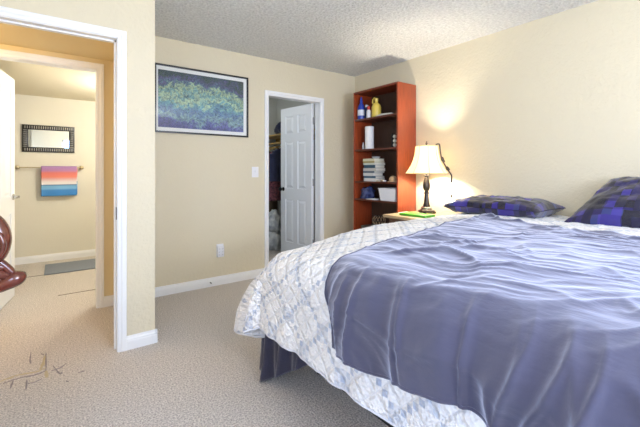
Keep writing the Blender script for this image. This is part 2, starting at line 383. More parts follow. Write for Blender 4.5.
# door casings: moulded boards on the room side, flat jamb lining
def casing(name, x0, x1, zt, yf, w=.055, m='trim', side=-1):
    prof = [(0, 0), (0, .007), (.004, .009), (.3*w, .009), (.42*w, .012), (.5*w, .015), (.9*w, .016), (w, .013), (w, 0)]
    bm = bmesh.new(); rings = []
    for kx, ky, bx_, bz in ((-1, 0, x0, 0), (-1, 1, x0, zt), (1, 1, x1, zt), (1, 0, x1, 0)):
        rings.append([bm.verts.new((bx_+kx*(a-.008), yf+side*d, bz+ky*(a-.008))) for a, d in prof])
    n = len(prof)
    for r0, r1 in zip(rings, rings[1:]):
        for k in range(n): bm.faces.new((r0[k], r0[(k+1) % n], r1[(k+1) % n], r1[k]))
    bm.faces.new(rings[0]); bm.faces.new(rings[-1])
    return st(from_bm(name, bm, m))
def jamb(name, x0, x1, zt, ya, yb, stop=None, m='trim'):
    L = [(x0, x0+.012, ya, yb, 0, zt), (x1-.012, x1, ya, yb, 0, zt), (x0, x1, ya, yb, zt-.012, zt)]
    if stop: L += [(x0+.012, x0+.022, stop, stop+.035, 0, zt-.012), (x1-.022, x1-.012, stop, stop+.035, 0, zt-.012), (x0+.012, x1-.012, stop, stop+.035, zt-.022, zt-.012)]
    return st(boxes(name, L, m))
casing('trim_1', DX0, DX1, DH, YN, w=.050); jamb('trim_2', DX0, DX1, DH, YN, YN+T, YN+.05)
casing('trim_3', DX0, DX1, DH, YN+T, side=1)
casing('trim_4', BX0, BX1, DH+.005, YB, w=.050); jamb('trim_5', BX0, BX1, DH+.005, YB, YB+T)
casing('trim_6', CX0, CX1, DH-.01, YB, w=.050); jamb('trim_7', CX0, CX1, DH-.01, YB, YB+T)
sp = st(boxes('trim_strike_plate', [(DX1-.014, DX1-.0115, YN+.012, YN+.045, .86, .94)], 'blackmetal'))

# six-panel doors
def six_panel(name, w, h, loc, rz, label_side=1, t=.035):
    e = bpy.data.objects.new(name, None); C.objects.link(e); e.location = loc; e.rotation_euler = (0, 0, rz); e['kind'] = 'structure'
    st_w = .105; mid = .09
    cols = [(st_w, (w-mid)/2), ((w+mid)/2, w-st_w)]
    rows = [(.20, .78), (.93, 1.56), (1.67, h-.115)]
    L = [(0, w, -t/2+.009, t/2-.012, 0, h)]
    L += [(0, st_w, -t/2, t/2, 0, h), (w-st_w, w, -t/2, t/2, 0, h), ((w-mid)/2, (w+mid)/2, -t/2, t/2, 0, h)]
    zs = [0]+[z for r in rows for z in r]+[h]
    for a, b in zip(zs[::2], zs[1::2]):
        for c0, c1 in cols: L.append((c0, c1, -t/2, t/2, a, b))
    slab = boxes('slab', L, 'door', e)
    bm = bmesh.new()
    for c0, c1 in cols:
        for z0, z1 in rows:
            for s in (-1, 1):
                m_ = .022; y0 = s*(t/2-.012); y1 = s*(t/2-.001)
                a = [bm.verts.new((x, y0, z)) for x, z in ((c0+m_*.5, z0+m_*.5), (c1-m_*.5, z0+m_*.5), (c1-m_*.5, z1-m_*.5), (c0+m_*.5, z1-m_*.5))]
                k = m_+.018
                b = [bm.verts.new((x, y1, z)) for x, z in ((c0+k, z0+k), (c1-k, z0+k), (c1-k, z1-k), (c0+k, z1-k))]
                bm.faces.new(b)
                for i in range(4): bm.faces.new((a[i], a[(i+1) % 4], b[(i+1) % 4], b[i]))
    from_bm('raised_panel', bm, 'door', e)
    return e
# closet door, hinged on the right, swung into the closet
ca = math.atan2(.645, -.075)
cd = six_panel('door_1', .645, 2.02, (CX1-.040, YB+T+.012, .012), ca)
for z in (.25, 1.02, 1.80):
    boxes('hinge', [(-.012, .012, -.024, .0, z-.045, z+.045)], 'chrome', cd)
for s in (-1, 1):
    kb = lathe('door_knob', [(.0, 0), (.027, 0), (.027, .006), (.011, .010), (.011, .032), (.024, .040), (.029, .052), (.026, .064), (.012, .071), (0, .072)], 'blackmetal', cd, 20,
          mtx=Matrix.Translation((.585, s*.0175, .915)) @ Matrix.Rotation(-s*R(90), 4, 'X'))
# bathroom door, hinged on the left, swung in
ba = math.atan2(.66, .105)
bd = six_panel('door_2', .69, 2.02, (BX0+.014, YB+T+.006, .012), ba)
for z in (.25, 1.02, 1.80): boxes('hinge', [(-.012, .012, 0, .024, z-.045, z+.045)], 'chrome', bd)
for s in (-1, 1):
    lathe('lever_rose', [(0, 0), (.028, 0), (.028, .008), (.012, .012), (.012, .05), (0, .05)], 'chrome', bd, 18,
          mtx=Matrix.Translation((.63, s*.0175, .925)) @ Matrix.Rotation(-s*R(90), 4, 'X'))
    tube('door_lever', [(.63, s*.060, .925), (.60, s*.064, .927), (.56, s*.062, .924), (.525, s*.060, .918)], [.009, .009, .008, .006], 'chrome', bd)

# ---------------------------------------------------------------- bed
bed = thing('bed', 'king size bed with its head against the right wall under a quilt', 'bed', (2.05, .95, 0))
def bx(name, lst, m, parent, off, bev=0):
    return boxes(name, [(a-off[0], b-off[0], c-off[1], d-off[1], e, f) for a, b, c, d, e, f in lst], m, parent, bev)
OB = (2.05, .95)
bx('mattress', [(1.08, 3.19, .06, 1.80, .42, .705)], 'mattress', bed, OB, .07)
bx('box_spring', [(1.06, 3.19, .05, 1.84, .23, .418)], 'mattress', bed, OB, .02)
bx('frame', [(1.05, 3.17, .06, .10, .18, .228), (1.05, 3.17, 1.80, 1.84, .18, .228), (1.05, 1.09, .1, 1.8, .18, .228), (3.13, 3.17, .1, 1.8, .18, .228), (2.08, 2.12, .1, 1.8, .18, .228)], 'blackmetal', bed, OB)
for x in (1.25, 3.0):
    for y in (.22, 1.70): 
        lathe('leg', [(.025, 0), (.025, .02), (.016, .03), (.016, .18)], 'blackmetal', bed, 12, loc=(x-OB[0], y-OB[1], 0))

XF, Y0, Y1, RR, TOP = .935, -.03, 1.935, .14, .80
def drape(s, t, amp=1.0):
    """cloth coordinate -> surface of the made bed"""
    dx = np.maximum(0, XF+RR-s); dyp = np.maximum(0, t-(Y1-RR)); dyn = np.maximum(0, (Y0+RR)-t); dy = dyp-dyn
    d = np.hypot(dx, dy)+1e-9; nx = -dx/d; ny = dy/d
    arc = RR*math.pi/2
    out = np.where(d < arc, RR*np.sin(np.minimum(d, arc)/RR), RR)
    down = np.where(d < arc, RR*(1-np.cos(np.minimum(d, arc)/RR)), RR+(d-arc))
    l = np.maximum(0, down-.06)
    th = np.arctan2(np.abs(dy), dx)                       # 0 = foot side, pi/2 = far side
    corner = np.sin(2*th)*ss(d, .05, .3)
    rip = (.072*np.sin(9.0*th-.6)*corner*1.3                       # corner flutes
           + .016*vn(t*5.1+.7, t*0+3.3)*(1-corner) + .008*vn(t*13+2, l*3)*(1-corner))*np.minimum(l*3.0, 1.2)*amp
    flare = .055*l+.12*l*corner
    out = out+flare+rip
    bx_ = np.clip(s, XF+RR, 3.23); by_ = np.clip(t, Y0+RR, Y1-RR)
    x = bx_+nx*out; y = by_+ny*out
    z = TOP-down
    ins = ss(np.minimum(np.minimum(s-XF, Y1-t), t-Y0), .05, .5)
    z = z+ins*.022+.006*fbm(s*3.1, t*3.1)*(1-ss(d, 0, .12))
    z = z-.115*np.exp(-((s-XF)**2+(t-Y1)**2)/.30)*(1-ss(d, .1, .5))
    return np.stack([x, y, z], -1)
def comforter():
    nu, nv = 210, 230
    a = np.linspace(0, 1, nu)[:, None]; b = np.linspace(0, 1, nv)[None, :]
    D = .565
    s = (XF+RR-D)+(3.19-(XF+RR-D))*a+0*b; t = (Y0+RR-D)+(Y1-RR+D-(Y0+RR-D))*b+0*a
    dx = np.maximum(0, XF+RR-s); dyp = np.maximum(0, t-(Y1-RR)); dyn = np.maximum(0, (Y0+RR)-t); dy = dyp-dyn
    d = np.hypot(dx, dy)+1e-9; th = np.arctan2(np.abs(dy), dx)
    lim = D*(1+.17*np.sin(2*th)**2); rect = D/np.maximum(np.cos(th), np.sin(th))
    f = np.where(d > .02, lim/rect, 1); f = np.where((dx > 0) & (np.abs(dy) > 0), f, 1)
    s2 = np.where(dx > 0, XF+RR-dx*f, s); t2 = np.where(dy > 0, Y1-RR+dy*f, np.where(dy < 0, Y0+RR+dy*f, t))
    V = drape(s2, t2)
    puff = .0035*fbm(s2*16, t2*16, 3)
    V[..., 2] += puff
    UV = np.stack([s2, t2], -1)
    o = gridmesh('quilt', V, UV, 'quilt', thick=.014)
    edge = list(V[:, 0])[::-1]+list(V[0, :])[1:]+list(V[:, -1])[1:]
    bm = bmesh.new(); tube_bm(bm, edge, .0085, 6); bi = from_bm('binding', bm, 'quiltedge', o, 60)
    return o
tag(comforter(), 'white quilt with blue-grey diamond chains draped over the bed', 'quilt')

def blanket():
    # corners in cloth coordinates (foot/far, head/far, head/near, foot/near)
    P = [np.array(p) for p in ((.655, 1.17), (2.52, 1.43), (2.30, -.12), (.83, -.12))]
    nu, nv = 230, 240
    a = np.linspace(0, 1, nu)[:, None, None]; b = np.linspace(0, 1, nv)[None, :, None]
    Q = (P[0]*(1-a)+P[1]*a)*(1-b)+(P[3]*(1-a)+P[2]*a)*b
    s, t = Q[..., 0].copy(), Q[..., 1].copy()
    A, B = a[..., 0]+0*b[..., 0], b[..., 0]+0*a[..., 0]
    # wavy edges
    eb = np.exp(-B/.05); t += eb*.028*fbm(A*5+2, A*0+1, 2); ea = np.exp(-(1-A)/.06); s += ea*.05*fbm(B*4+5, B*0+7, 2)
    ef = np.exp(-A/.05); s += ef*.012*vn(B*9, B*0+4)
    W = drape(s, t)
    h = 1e-3
    dsx = drape(s+h, t)-W; dtx = drape(s, t+h)-W
    n = np.cross(dsx, dtx); n /= np.linalg.norm(n, axis=-1, keepdims=True)+1e-12
    hang = ss(XF+RR-s, 0.0, .16)
    # ripples lying along Y on the top, slanting slightly, with crumples where they meet
    wx = .9*vn(s*1.6+2, t*1.6)+.35*vn(s*5+1, t*5)
    q = s*6.2+1.1*t+wx
    rid = 1-np.abs(vn(q, t*1.3)); rid2 = 1-np.abs(vn(q*2.1+7, t*2.4+4+wx))
    rid3 = 1-np.abs(vn(s*3.4+t*4.5+3+wx, t*2.4-s*3.5+wx)); rid4 = 1-np.abs(vn(q*3.7+5, t*5+2*wx))
    swell = .35+.65*ss(vn(s*2.1+9, t*2.1), -.4, .5)
    top = .011*rid**3+.010*rid2**4*swell+.020*rid3**5*swell+.005*rid4**2.5
    # soft folds running down the foot side, crossed by diagonal creases
    k = t*5.2+1.9*np.clip(XF+.25-s, -.2, 1)+.55*vn(t*3, s*3)
    kd = t*7.5-4.2*(s-XF)+.6*vn(t*4+2, s*4)
    r5 = 1-np.abs(vn(kd, s*3.1+2)); r6 = 1-np.abs(vn(k*2.6+11, s*2.4))
    eb2 = .25+.75*ss(B, 0, .10)
    fold = (.034*(1+vn(k*1.45, s*1.1+4))+.022*r6**2.2+.022*r5**2.5)*eb2
    off = .011+top*(1-.35*hang)*(.4+.6*ss(B, 0, .06))+fold*ss(XF+.16-s, 0, .26)
    # bunched hump near the head-far corner and a lifted crease
    off += .030*np.exp(-(((s-2.50)/.10)**2+((t-1.40)/.10)**2))+.010*np.exp(-(((s-1.98)/.05)**2+((t-1.38)/.14)**2))
    V = W+n*off[..., None]
    UV = np.stack([s, t], -1)
    o = gridmesh('throw_blanket', V, UV, 'fleece', thick=.006)
    # sewn hem: a slightly raised strip along foot and far edges
    bm = bmesh.new()
    edge = list((V+n*.002)[::-1, 0])+list((V+n*.002)[0, 1:])
    tube_bm(bm, edge, .005, 6); from_bm('hem', bm, 'fleece', o, 60)
    return o
tag(blanket(), 'blue-grey fleece throw spread crumpled over the quilt', 'blanket')

# dark sheet hanging at the foot corner under the quilt
def corner_sheet():
    path = spline([(1.32, 1.905, 0), (1.15, 1.91, 0), (1.02, 1.90, 0), (.965, 1.85, 0), (.958, 1.75, 0), (.965, 1.62, 0), (.975, 1.48, 0), (.985, 1.36, 0)], 10)
    nu, nv = len(path), 26
    V = np.zeros((nu, nv, 3)); UV = np.zeros((nu, nv, 2))
    for i, p in enumerate(path):
        u = i/(nu-1); q0 = path[max(i-1, 0)]; q1 = path[min(i+1, nu-1)]; tn = (q1-q0).normalized(); nr = Vector((tn.y, -tn.x, 0))
        if nr.dot(Vector((1.4, 1.4, 0))-p) > 0: nr = -nr
        zb = .012 if u < .5 else .012+.30*((u-.5)/.5)**1.15
        if u < .28: zb = .012+.22*((.28-u)/.28)
        for j in range(nv):
            v = j/(nv-1); z = .47*(1-v)+zb*v
            w = (.004+.020*v)*(math.sin(u*37+v*1.8)+.6*math.sin(u*71+1+v*2.5))+.035*max(0, v-.75)*(1 if u < .55 else 0)
            p2 = p+nr*(w+.004); V[i, j] = (p2.x, p2.y, z); UV[i, j] = (u, v)
    return gridmesh('bed_sheet', V, UV, 'sheetdark', thick=.004)
tag(corner_sheet(), 'dark indigo sheet hanging to the carpet at the bed corner below the quilt', 'sheet')

# pillows
def pillow(name, L, W, Tk, loc, rot, label, seed, taper=0):
    n, k = 46, 34
    u = np.linspace(-1, 1, n)[:, None]; v = np.linspace(-1, 1, k)[None, :]
    def side(sg):
        prof = ((1-np.abs(u)**3.6)*(1-np.abs(v)**2.6))
        z = Tk/2*np.maximum(prof, 0)**.55
        x = u*L/2*(1-.07*np.abs(v)**2*0-.06*(1-np.abs(v)**2)*np.abs(u)**4)+0*v; y = v*W/2*(1-.10*(1-np.abs(u)**2)*np.abs(v)**4)+0*u
        wr = fbm(u*3+seed+0*v, v*3+seed*2, 3)*.010*np.minimum(1, prof*3)+.007*(1-np.abs(vn(u*5+v*3+seed, v*5-u*2)))**3
        z = sg*(z+wr*(z > 0)+.002)
        return np.stack([x, y, z+0*u], -1)
    V = np.concatenate([side(1), side(-1)[:, ::-1]], 1)
    UV = np.stack([np.repeat(u*L/2, 2*k, 1), np.concatenate([v*W/2+0*u, (v[:, ::-1]*W/2+3)+0*u], 1)], -1)
    V[..., 0] *= 1-taper*np.clip((V[..., 1]/W+.5), 0, 1)
    o = gridmesh(name, V, UV, 'satin')
    o.location = loc; o.rotation_euler = rot
    o['label'] = label; o['category'] = 'pillow'; o['group'] = 'patchwork satin pillows'
    return o
pillow('pillow', .80, .46, .155, (2.965, 1.535, .882), (R(0), R(-1), R(-90)), 'dark blue patchwork pillow lying flat, nearer the lamp', 1.3)
pillow('pillow', .98, .50, .22, (3.01, .54, .965), (R(38), R(0), R(-90)), 'dark blue patchwork pillow propped against the wall, farther from the lamp', 4.7, .36)

# ---------------------------------------------------------------- bookcase
bc = thing('bookcase', 'tall cherry veneer bookcase standing in the corner by the lamp', 'bookcase', (3.075, 2.96, 0))
O = (3.075, 2.96); bx0, bx1, by0, by1, bh = 2.928, 3.222, 2.603, 3.312, 2.128
bx('side_panel', [(bx0, bx1, by0, by0+.02, 0, bh)], 'cherry', bc, O, .001)
bx('side_panel', [(bx0, bx1, by1-.02, by1, 0, bh)], 'cherry', bc, O, .001)
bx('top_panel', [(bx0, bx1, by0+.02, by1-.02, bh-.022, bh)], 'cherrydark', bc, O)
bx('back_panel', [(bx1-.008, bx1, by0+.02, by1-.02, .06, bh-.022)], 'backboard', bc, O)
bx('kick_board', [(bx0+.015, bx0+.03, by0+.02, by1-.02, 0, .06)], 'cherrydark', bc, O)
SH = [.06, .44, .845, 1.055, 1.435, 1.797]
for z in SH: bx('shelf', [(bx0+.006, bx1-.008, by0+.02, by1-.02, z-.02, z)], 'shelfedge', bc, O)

def colmat(name, c, r=.5, **k):
    if name not in M: M[name] = mat(name, c, r, **k)
    return name
colmat('blue_plastic', (.02, .05, .35), .3); colmat('darkblue_can', (.015, .03, .09), .3, metal=.3); colmat('red_cap', (.5, .03, .02), .4)
colmat('yellow_plastic', (.72, .55, .10), .35); colmat('white_paper', (.76, .75, .74), .8, bump=.3, bscale=90); colmat('dirty_white', (.6, .58, .5), .7)
colmat('label_white', (.7, .7, .74), .5); colmat('tan_straw', (.48, .34, .20), .8, bump=.6, bscale=110); colmat('grey_plastic', (.45, .47, .5), .35)
colmat('blackbag', (.014, .018, .05), .25, noise=.5, nscale=16, col2=(.05, .07, .2)); colmat('green_book', (.10, .48, .03), .4, noise=.35, nscale=30)
colmat('pages', (.72, .68, .58), .8)
def bottle(name, label, x, y, z, prof, m, cap=None, capm='label_white', lab=None, cat='bottle', ln='cap', group=None):
    t = thing(name, label, cat, (x, y, z))
    lathe('body', prof, m, t, 18)
    if cap: lathe(ln, cap, capm, t, 14)
    if lab: lathe('paper_label', lab, 'label_white', t, 18)
    return t
bottle('spray_bottle', 'bright blue tall bottle with pointed nozzle at left end of bookcase top shelf', 2.985, 3.235, 1.798,
       [(0, 0), (.042, 0), (.044, .01), (.044, .13), (.034, .17), (.018, .195), (.016, .21)], 'blue_plastic',
       [(.018, .21), (.018, .225), (.010, .255), (.006, .275), (0, .275)], 'blue_plastic', [(.0445, .045), (.0447, .05), (.0447, .11), (.0445, .115)])
bottle('spray_can', 'dark blue can beside the bright blue bottle on top shelf', 3.00, 3.155, 1.798,
       [(0, 0), (.026, 0), (.027, .004), (.027, .125), (.020, .14)], 'darkblue_can', [(.019, .14), (.019, .165), (0, .167)], 'grey_plastic')
bottle('pill_bottle', 'small white bottle with a red cap on top shelf', 2.98, 3.10, 1.798,
       [(0, 0), (.025, 0), (.026, .004), (.026, .085), (.017, .10)], 'label_white', [(.019, .10), (.019, .14), (0, .142)], 'red_cap')
yj = thing('yellow_jug', 'yellow jug with looped handle on bookcase top shelf', 'jug', (3.02, 3.015, 1.798))
lathe('body', [(0, 0), (.052, 0), (.056, .01), (.056, .12), (.045, .15), (.02, .175), (.018, .19)], 'yellow_plastic', yj, 20)
lathe('cap', [(.02, .19), (.022, .195), (.022, .225), (0, .228)], 'yellow_plastic', yj, 14)
tube('handle', [(0, .04, .15), (0, .062, .185), (0, .055, .22), (0, .03, .235), (0, .008, .215)], .009, 'yellow_plastic', yj)
bm = bmesh.new()
for k in range(3): addbox(bm, -.06+.008*k, .06-.01*k, -.12+.02*k, .11-.02*k, .007*k, .007*k+.0065, Matrix.Rotation(.12*k, 4, 'Z'))
tag(from_bm('paper_sheets', bm, 'dirty_white', loc=(3.0, 2.83, 1.799)), 'loose off-white papers lying flat in front of the yellow jug', 'papers')
# second shelf
pt = thing('paper_towel_roll', 'white upright paper roll on bookcase second shelf', 'paper roll', (3.0, 3.11, 1.436))
lathe('roll', [(.02, 0), (.050, 0), (.052, .004), (.052, .262), (.050, .266), (.02, .266)], 'white_paper', pt, 28, rfun=lambda a, z: 1+.01*math.sin(5*a))
lathe('core', [(.019, .001), (.021, .001), (.021, .267), (.019, .267)], 'tan_straw', pt, 16)
bottle('small_tube', 'tiny white bottle at left end of second shelf', 3.0, 3.215, 1.436, [(0, 0), (.013, 0), (.013, .055), (.008, .065)], 'label_white', [(.008, .065), (.006, .085), (0, .085)])
so = thing('stacked_ornament', 'small ornament of stacked pale balls at right end of second shelf', 'ornament', (2.985, 2.70, 1.436))
for k in range(3): lathe('ball', [(.004, .002), (.018, .012), (.022, .024), (.018, .036), (.004, .046)], 'dirty_white', so, 16, loc=(0, 0, k*.046))
boxes('post', [(-.024, .024, .018, .026, 0, .15)], 'black', so)
# third shelf: books
bcol = [((.66, .64, .6), 'cream book'), ((.05, .11, .17), 'dark teal book'), ((.62, .60, .58), 'white book'), ((.10, .13, .17), 'slate book'), ((.55, .50, .45), 'grey-brown book'), ((.04, .09, .13), 'blue-black book'), ((.60, .62, .55), 'pale green book'), ((.35, .27, .08), 'mustard book'), ((.66, .60, .42), 'cream yellow book')]
pos = ['at the bottom of the shelf stack', 'second from bottom of the shelf stack', 'third from bottom of the shelf stack', 'fourth from bottom of the shelf stack', 'in the middle of the shelf stack', 'just above the middle of the shelf stack', 'third from top of the shelf stack', 'second from top of the shelf stack', 'on top of the shelf stack']
zz = 1.056
for k, (c, nm) in enumerate(bcol):
    th_ = (.036, .026, .034, .022, .034, .036, .024, .018, .030)[k]; hw = .10+random.uniform(-.012, .012); hd = .085+random.uniform(-.01, .008)
    b = thing('book', nm+' lying '+pos[k], 'book', (3.03+random.uniform(-.008, .008), 3.07+random.uniform(-.012, .012), zz), random.uniform(-.08, .08), 'books stacked on the third shelf')
    mn = colmat('cover_%d' % k, c, .45)
    boxes('cover', [(-hd, hd, -hw, hw, 0, .003), (-hd, hd, -hw, hw, th_-.003, th_), (-hd, -hd+.004, -hw, hw, .003, th_-.003)], mn, b)
    boxes('pages', [(-hd+.004, hd-.004, -hw+.004, hw-.004, .003, th_-.003)], 'pages', b)
    zz += th_+.0006
lathe_o = lathe('trinket_dish', [(0, 0), (.03, 0), (.045, .012), (.05, .022), (.046, .022), (.03, .008), (0, .006)], 'grey_plastic', None, 20, loc=(3.02, 3.02, zz))
tag(lathe_o, 'small grey dish on top of the book stack', 'dish')
hat = thing('straw_hat', 'small tan domed hat on the third shelf beside the books', 'hat', (3.0, 2.735, 1.056))
lathe('crown', [(.045, .004), (.046, .02), (.042, .045), (.03, .06), (.012, .068), (0, .069)], 'tan_straw', hat, 24)
lathe('brim', [(.044, .006), (.062, .002), (.064, .0), (.066, .003), (.045, .009)], 'tan_straw', hat, 24)
for i, (y, x, c, l) in enumerate(((2.925, 2.955, 'dirty_white', 'pale pebble'), (2.865, 2.96, 'tan_straw', 'tan pebble'), (2.82, 2.95, 'label_white', 'white pebble'))):
    o = lathe('pebble', [(.001, .0), (.014, .003), (.02, .011), (.015, .019), (.001, .022)], c, None, 14, loc=(x, y, 1.056), rfun=lambda a, z: 1+.2*math.sin(2*a+i))
    tag(o, l+' at the front edge of the third shelf', 'pebble', 'pebbles on the third shelf')
# fourth shelf
def blob(name, loc, r, m, seed, flat=1, parent=None):
    bm = bmesh.new(); bmesh.ops.create_icosphere(bm, subdivisions=4, radius=1)
    co = np.array([v.co[:] for v in bm.verts])
    nn = fbm(co[:, 0]*2.2+seed, co[:, 1]*2.2+co[:, 2]*1.7+seed*3, 3)*.22+.16*(1-np.abs(vn(co[:, 0]*3+co[:, 2]*2+seed, co[:, 1]*3)))**2
    for v, q in zip(bm.verts, nn):
        v.co = Vector((v.co.x*r[0], v.co.y*r[1], v.co.z*r[2]))*(1+q)
        if v.co.z < -r[2]*.72: v.co.z = -r[2]*.72
    return from_bm(name, bm, m, parent, 180, loc)
tag(blob('plastic_bag', (3.03, 3.165, .845+.058), (.075, .088, .08), 'blackbag', 5), 'crumpled dark blue plastic bag on the fourth shelf', 'bag')
bn = thing('storage_bin', 'white open storage bin on the fourth shelf', 'bin', (3.05, 2.775, .846))
def bin_bm(b, t, h, w=.004):
    bm = bmesh.new(); P = []
    for (sx, sy), z in (((b[0], b[1]), 0), ((t[0], t[1]), h), ((t[0]-w, t[1]-w), h), ((b[0]-w, b[1]-w), w)):
        P.append([bm.verts.new((x*sx, y*sy, z)) for x, y in ((-1, -1), (1, -1), (1, 1), (-1, 1))])
    for a, c in zip(P, P[1:]):
        for k in range(4): bm.faces.new((a[k], a[(k+1) % 4], c[(k+1) % 4], c[k]))
    bm.faces.new(P[0]); bm.faces.new(P[3]); return bm
from_bm('tub', bin_bm((.095, .11), (.11, .128), .135), 'wplastic', bn)
boxes('rim', [(-.114, .114, -.132, -.127, .128, .138), (-.114, .114, .127, .132, .128, .138), (-.114, -.109, -.132, .132, .128, .138), (.109, .114, -.132, .132, .128, .138)], 'wplastic', bn)
bm = bmesh.new()
for k in range(3): addbox(bm, -.03, .03, -.07, .09-.03*k, .004*k, .004*k+.0035, Matrix.Rotation(.15*k-.1, 4, 'Z'))
tag(from_bm('envelopes', bm, 'white_paper', loc=(2.965, 3.02, .846)), 'white envelopes at the front of the fourth shelf', 'envelopes')
# lower shelf
lc = [((.20, .18, .12), 'olive magazine'), ((.5, .46, .4), 'pale magazine'), ((.10, .10, .09), 'black magazine')]
zb = .441
for k, (c, nm) in enumerate(lc):
    o = boxes('magazine', [(-.10, .10, -.20, .20, 0, .028)], colmat('mag_%d' % k, c, .4, noise=.5, nscale=18), None, .003, loc=(3.06, 2.99+.01*k, zb)); o.rotation_euler.z = .05*(k-1)
    tag(o, nm+' lying '+('at the bottom', 'in the middle', 'on top')[k]+' of the pile on the lower shelf', 'magazine', 'magazines on the lower shelf'); zb += .0285
rb = thing('wire_basket', 'dark round wire basket standing on the lower shelf magazines', 'basket', (3.05, 3.0, zb))
bm = bmesh.new()
for k in range(12):
    a = 2*math.pi*k/12; tube_bm(bm, [(.03*math.cos(a), .03*math.sin(a), .004), (.075*math.cos(a+.3), .075*math.sin(a+.3), .05), (.075*math.cos(a+.6), .075*math.sin(a+.6), .09), (.05*math.cos(a+.9), .05*math.sin(a+.9), .125)], .003, 5)
from_bm('mesh', bm, 'tan_straw', rb, 50)
bm = bmesh.new()
for r, z in ((.05, .125), (.077, .07)): tube_bm(bm, [(r*math.cos(a*math.pi/12), r*math.sin(a*math.pi/12), z) for a in range(25)], .004, 5)
lathe_bm(bm, [(0, 0), (.035, 0), (.035, .006), (0, .006)], 16); from_bm('rim', bm, 'black', rb, 50)

# ---------------------------------------------------------------- nightstand, lamp
ns = thing('nightstand', 'brown nightstand with pale wood top between bookcase and bed', 'nightstand', (2.84, 2.235, 0))
O2 = (2.84, 2.235)
bx('top', [(2.545, 3.20, 1.995, 2.455, .732, .76)], 'oak', ns, O2, .006)
bx('body', [(2.60, 3.18, 2.02, 2.425, .08, .732)], 'walnut', ns, O2, .003)
for z0, z1 in ((.50, .70), (.27, .48)):
    d = bx('drawer', [(2.588, 2.60, 2.04, 2.405, z0, z1)], 'walnut', ns, O2, .003)
    lathe('knob', [(0, 0), (.007, 0), (.007, .012), (.015, .018), (.013, .026), (0, .028)], 'bronze', d, 14, mtx=Matrix.Translation((2.588-O2[0], 2.22-O2[1], (z0+z1)/2)) @ Matrix.Rotation(R(-90), 4, 'Y'))
for x in (2.625, 3.155):
    for y in (2.045, 2.40): lathe('leg', [(.014, 0), (.022, .03), (.024, .08)], 'walnut', ns, 12, loc=(x-O2[0], y-O2[1], 0))

lamp = thing('table_lamp', 'bronze table lamp with lit cream bell shade on the nightstand', 'lamp', (2.965, 2.265, .76))
bm = bmesh.new(); 
lathe_bm(bm, [(0, .012), (.080, .012), (.084, .02), (.078, .03), (.060, .036), (.050, .046)], 32)
for k in range(3):
    a = 2*math.pi*k/3+R(-35); lathe_bm(bm, [(.006, 0), (.016, .002), (.017, .008), (.012, .018)], 10, .078*math.cos(a), .078*math.sin(a))
from_bm('base', bm, 'bronze', lamp, 40)
lathe('collar', [(.046, .044), (.052, .05), (.052, .058), (.040, .066)], 'chrome', lamp, 28)
lathe('column', [(.040, .062), (.034, .075), (.026, .11), (.021, .16), (.019, .19), (.027, .195), (.027, .203), (.019, .208), (.019, .222), (.027, .228), (.035, .25), (.036, .275), (.030, .31), (.019, .345), (.016, .36), (.029, .366), (.029, .374), (.012, .378), (.010, .39)], 'bronze', lamp, 32)
sh = lathe('lamp_shade', [(.202, .392), (.203, .392), (.182, .42), (.154, .465), (.130, .52), (.113, .58), (.104, .665), (.102, .665), (.111, .58), (.128, .52), (.152, .465), (.180, .42), (.201, .392)], 'shade', lamp, 48, rfun=lambda a, z: 1+.012*math.cos(8*a))
bm = bmesh.new()
for k in range(8):
    a = 2*math.pi*k/8; tube_bm(bm, [(r*math.cos(a), r*math.sin(a), z) for r, z in ((.2055, .393), (.185, .42), (.157, .465), (.132, .52), (.116, .58), (.106, .664))], .0022, 5)
for r, z in ((.2055, .393), (.1055, .664)): tube_bm(bm, [(r*math.cos(a*math.pi/24), r*math.sin(a*math.pi/24), z) for a in range(49)], .003, 5)
from_bm('shade_trim', bm, colmat('shade_braid', (.42, .30, .16), .7), sh, 50)
bm = bmesh.new()
for k in range(3):
    a = 2*math.pi*k/3+.4; tube_bm(bm, [(.01*math.cos(a), .01*math.sin(a), .655), (.104*math.cos(a), .104*math.sin(a), .66)], .0018, 5)
for s in (-1, 1): tube_bm(bm, [(0, .012*s, .385), (0, .055*s, .44), (0, .06*s, .56), (0, .03*s, .63), (0, 0, .655)], .002, 5)
from_bm('harp', bm, 'bronze', lamp, 50)
lathe('finial', [(.006, .655), (.006, .672), (.012, .680), (.013, .690), (.006, .698), (.008, .706), (0, .716)], 'bronze', lamp, 14)
lathe('bulb', [(.010, .385), (.010, .40), (.019, .415), (.022, .428), (.018, .440), (.008, .448), (0, .450)], mat('lit_bulb', (1, .9, .7), .5, emit=(1, .8, .5), es=14), lamp, 18)
pl = point('lamp_bulb_light', (2.965, 2.265, .76+.525), 42, (1, .90, .74), .035)
# dark strap hung over the shade with a pull chain and tassel
D = Vector((.807, -.591, 0))
def LP(r, z, e=-.32): 
    a = math.atan2(D.y, D.x)+e; return (r*math.cos(a), r*math.sin(a), z)
sp_ = thing('strap', 'dark cord strap hung over the right side of the lampshade', 'strap', (2.965, 2.265, .76))
tube('cord', spline([LP(.085, .676), LP(.106, .682), LP(.122, .672), LP(.130, .60), LP(.144, .535), LP(.172, .475), LP(.208, .415), LP(.232, .375), LP(.232, .335)], 5), .0075, 'bronze', sp_, 8)
tube('buckle', [LP(.143, .555), LP(.150, .53), LP(.166, .50)], [.012, .016, .012], 'bronze', sp_, 8)
tube('buckle', [LP(.186, .46), LP(.196, .44), LP(.210, .422)], [.012, .018, .012], 'bronze', sp_, 8)
tube('tassel', [LP(.232, .34), LP(.232, .325), LP(.232, .305)], [.009, .012, .008], 'bronze', sp_, 8)
bm = bmesh.new()
for k in range(12): lathe_bm(bm, [(.0005, 0), (.003, .003), (.0005, .006)], 6, mtx=Matrix.Translation(Vector(LP(.232, .298-.0092*k))))
from_bm('bead_chain', bm, 'chrome', sp_, 50)
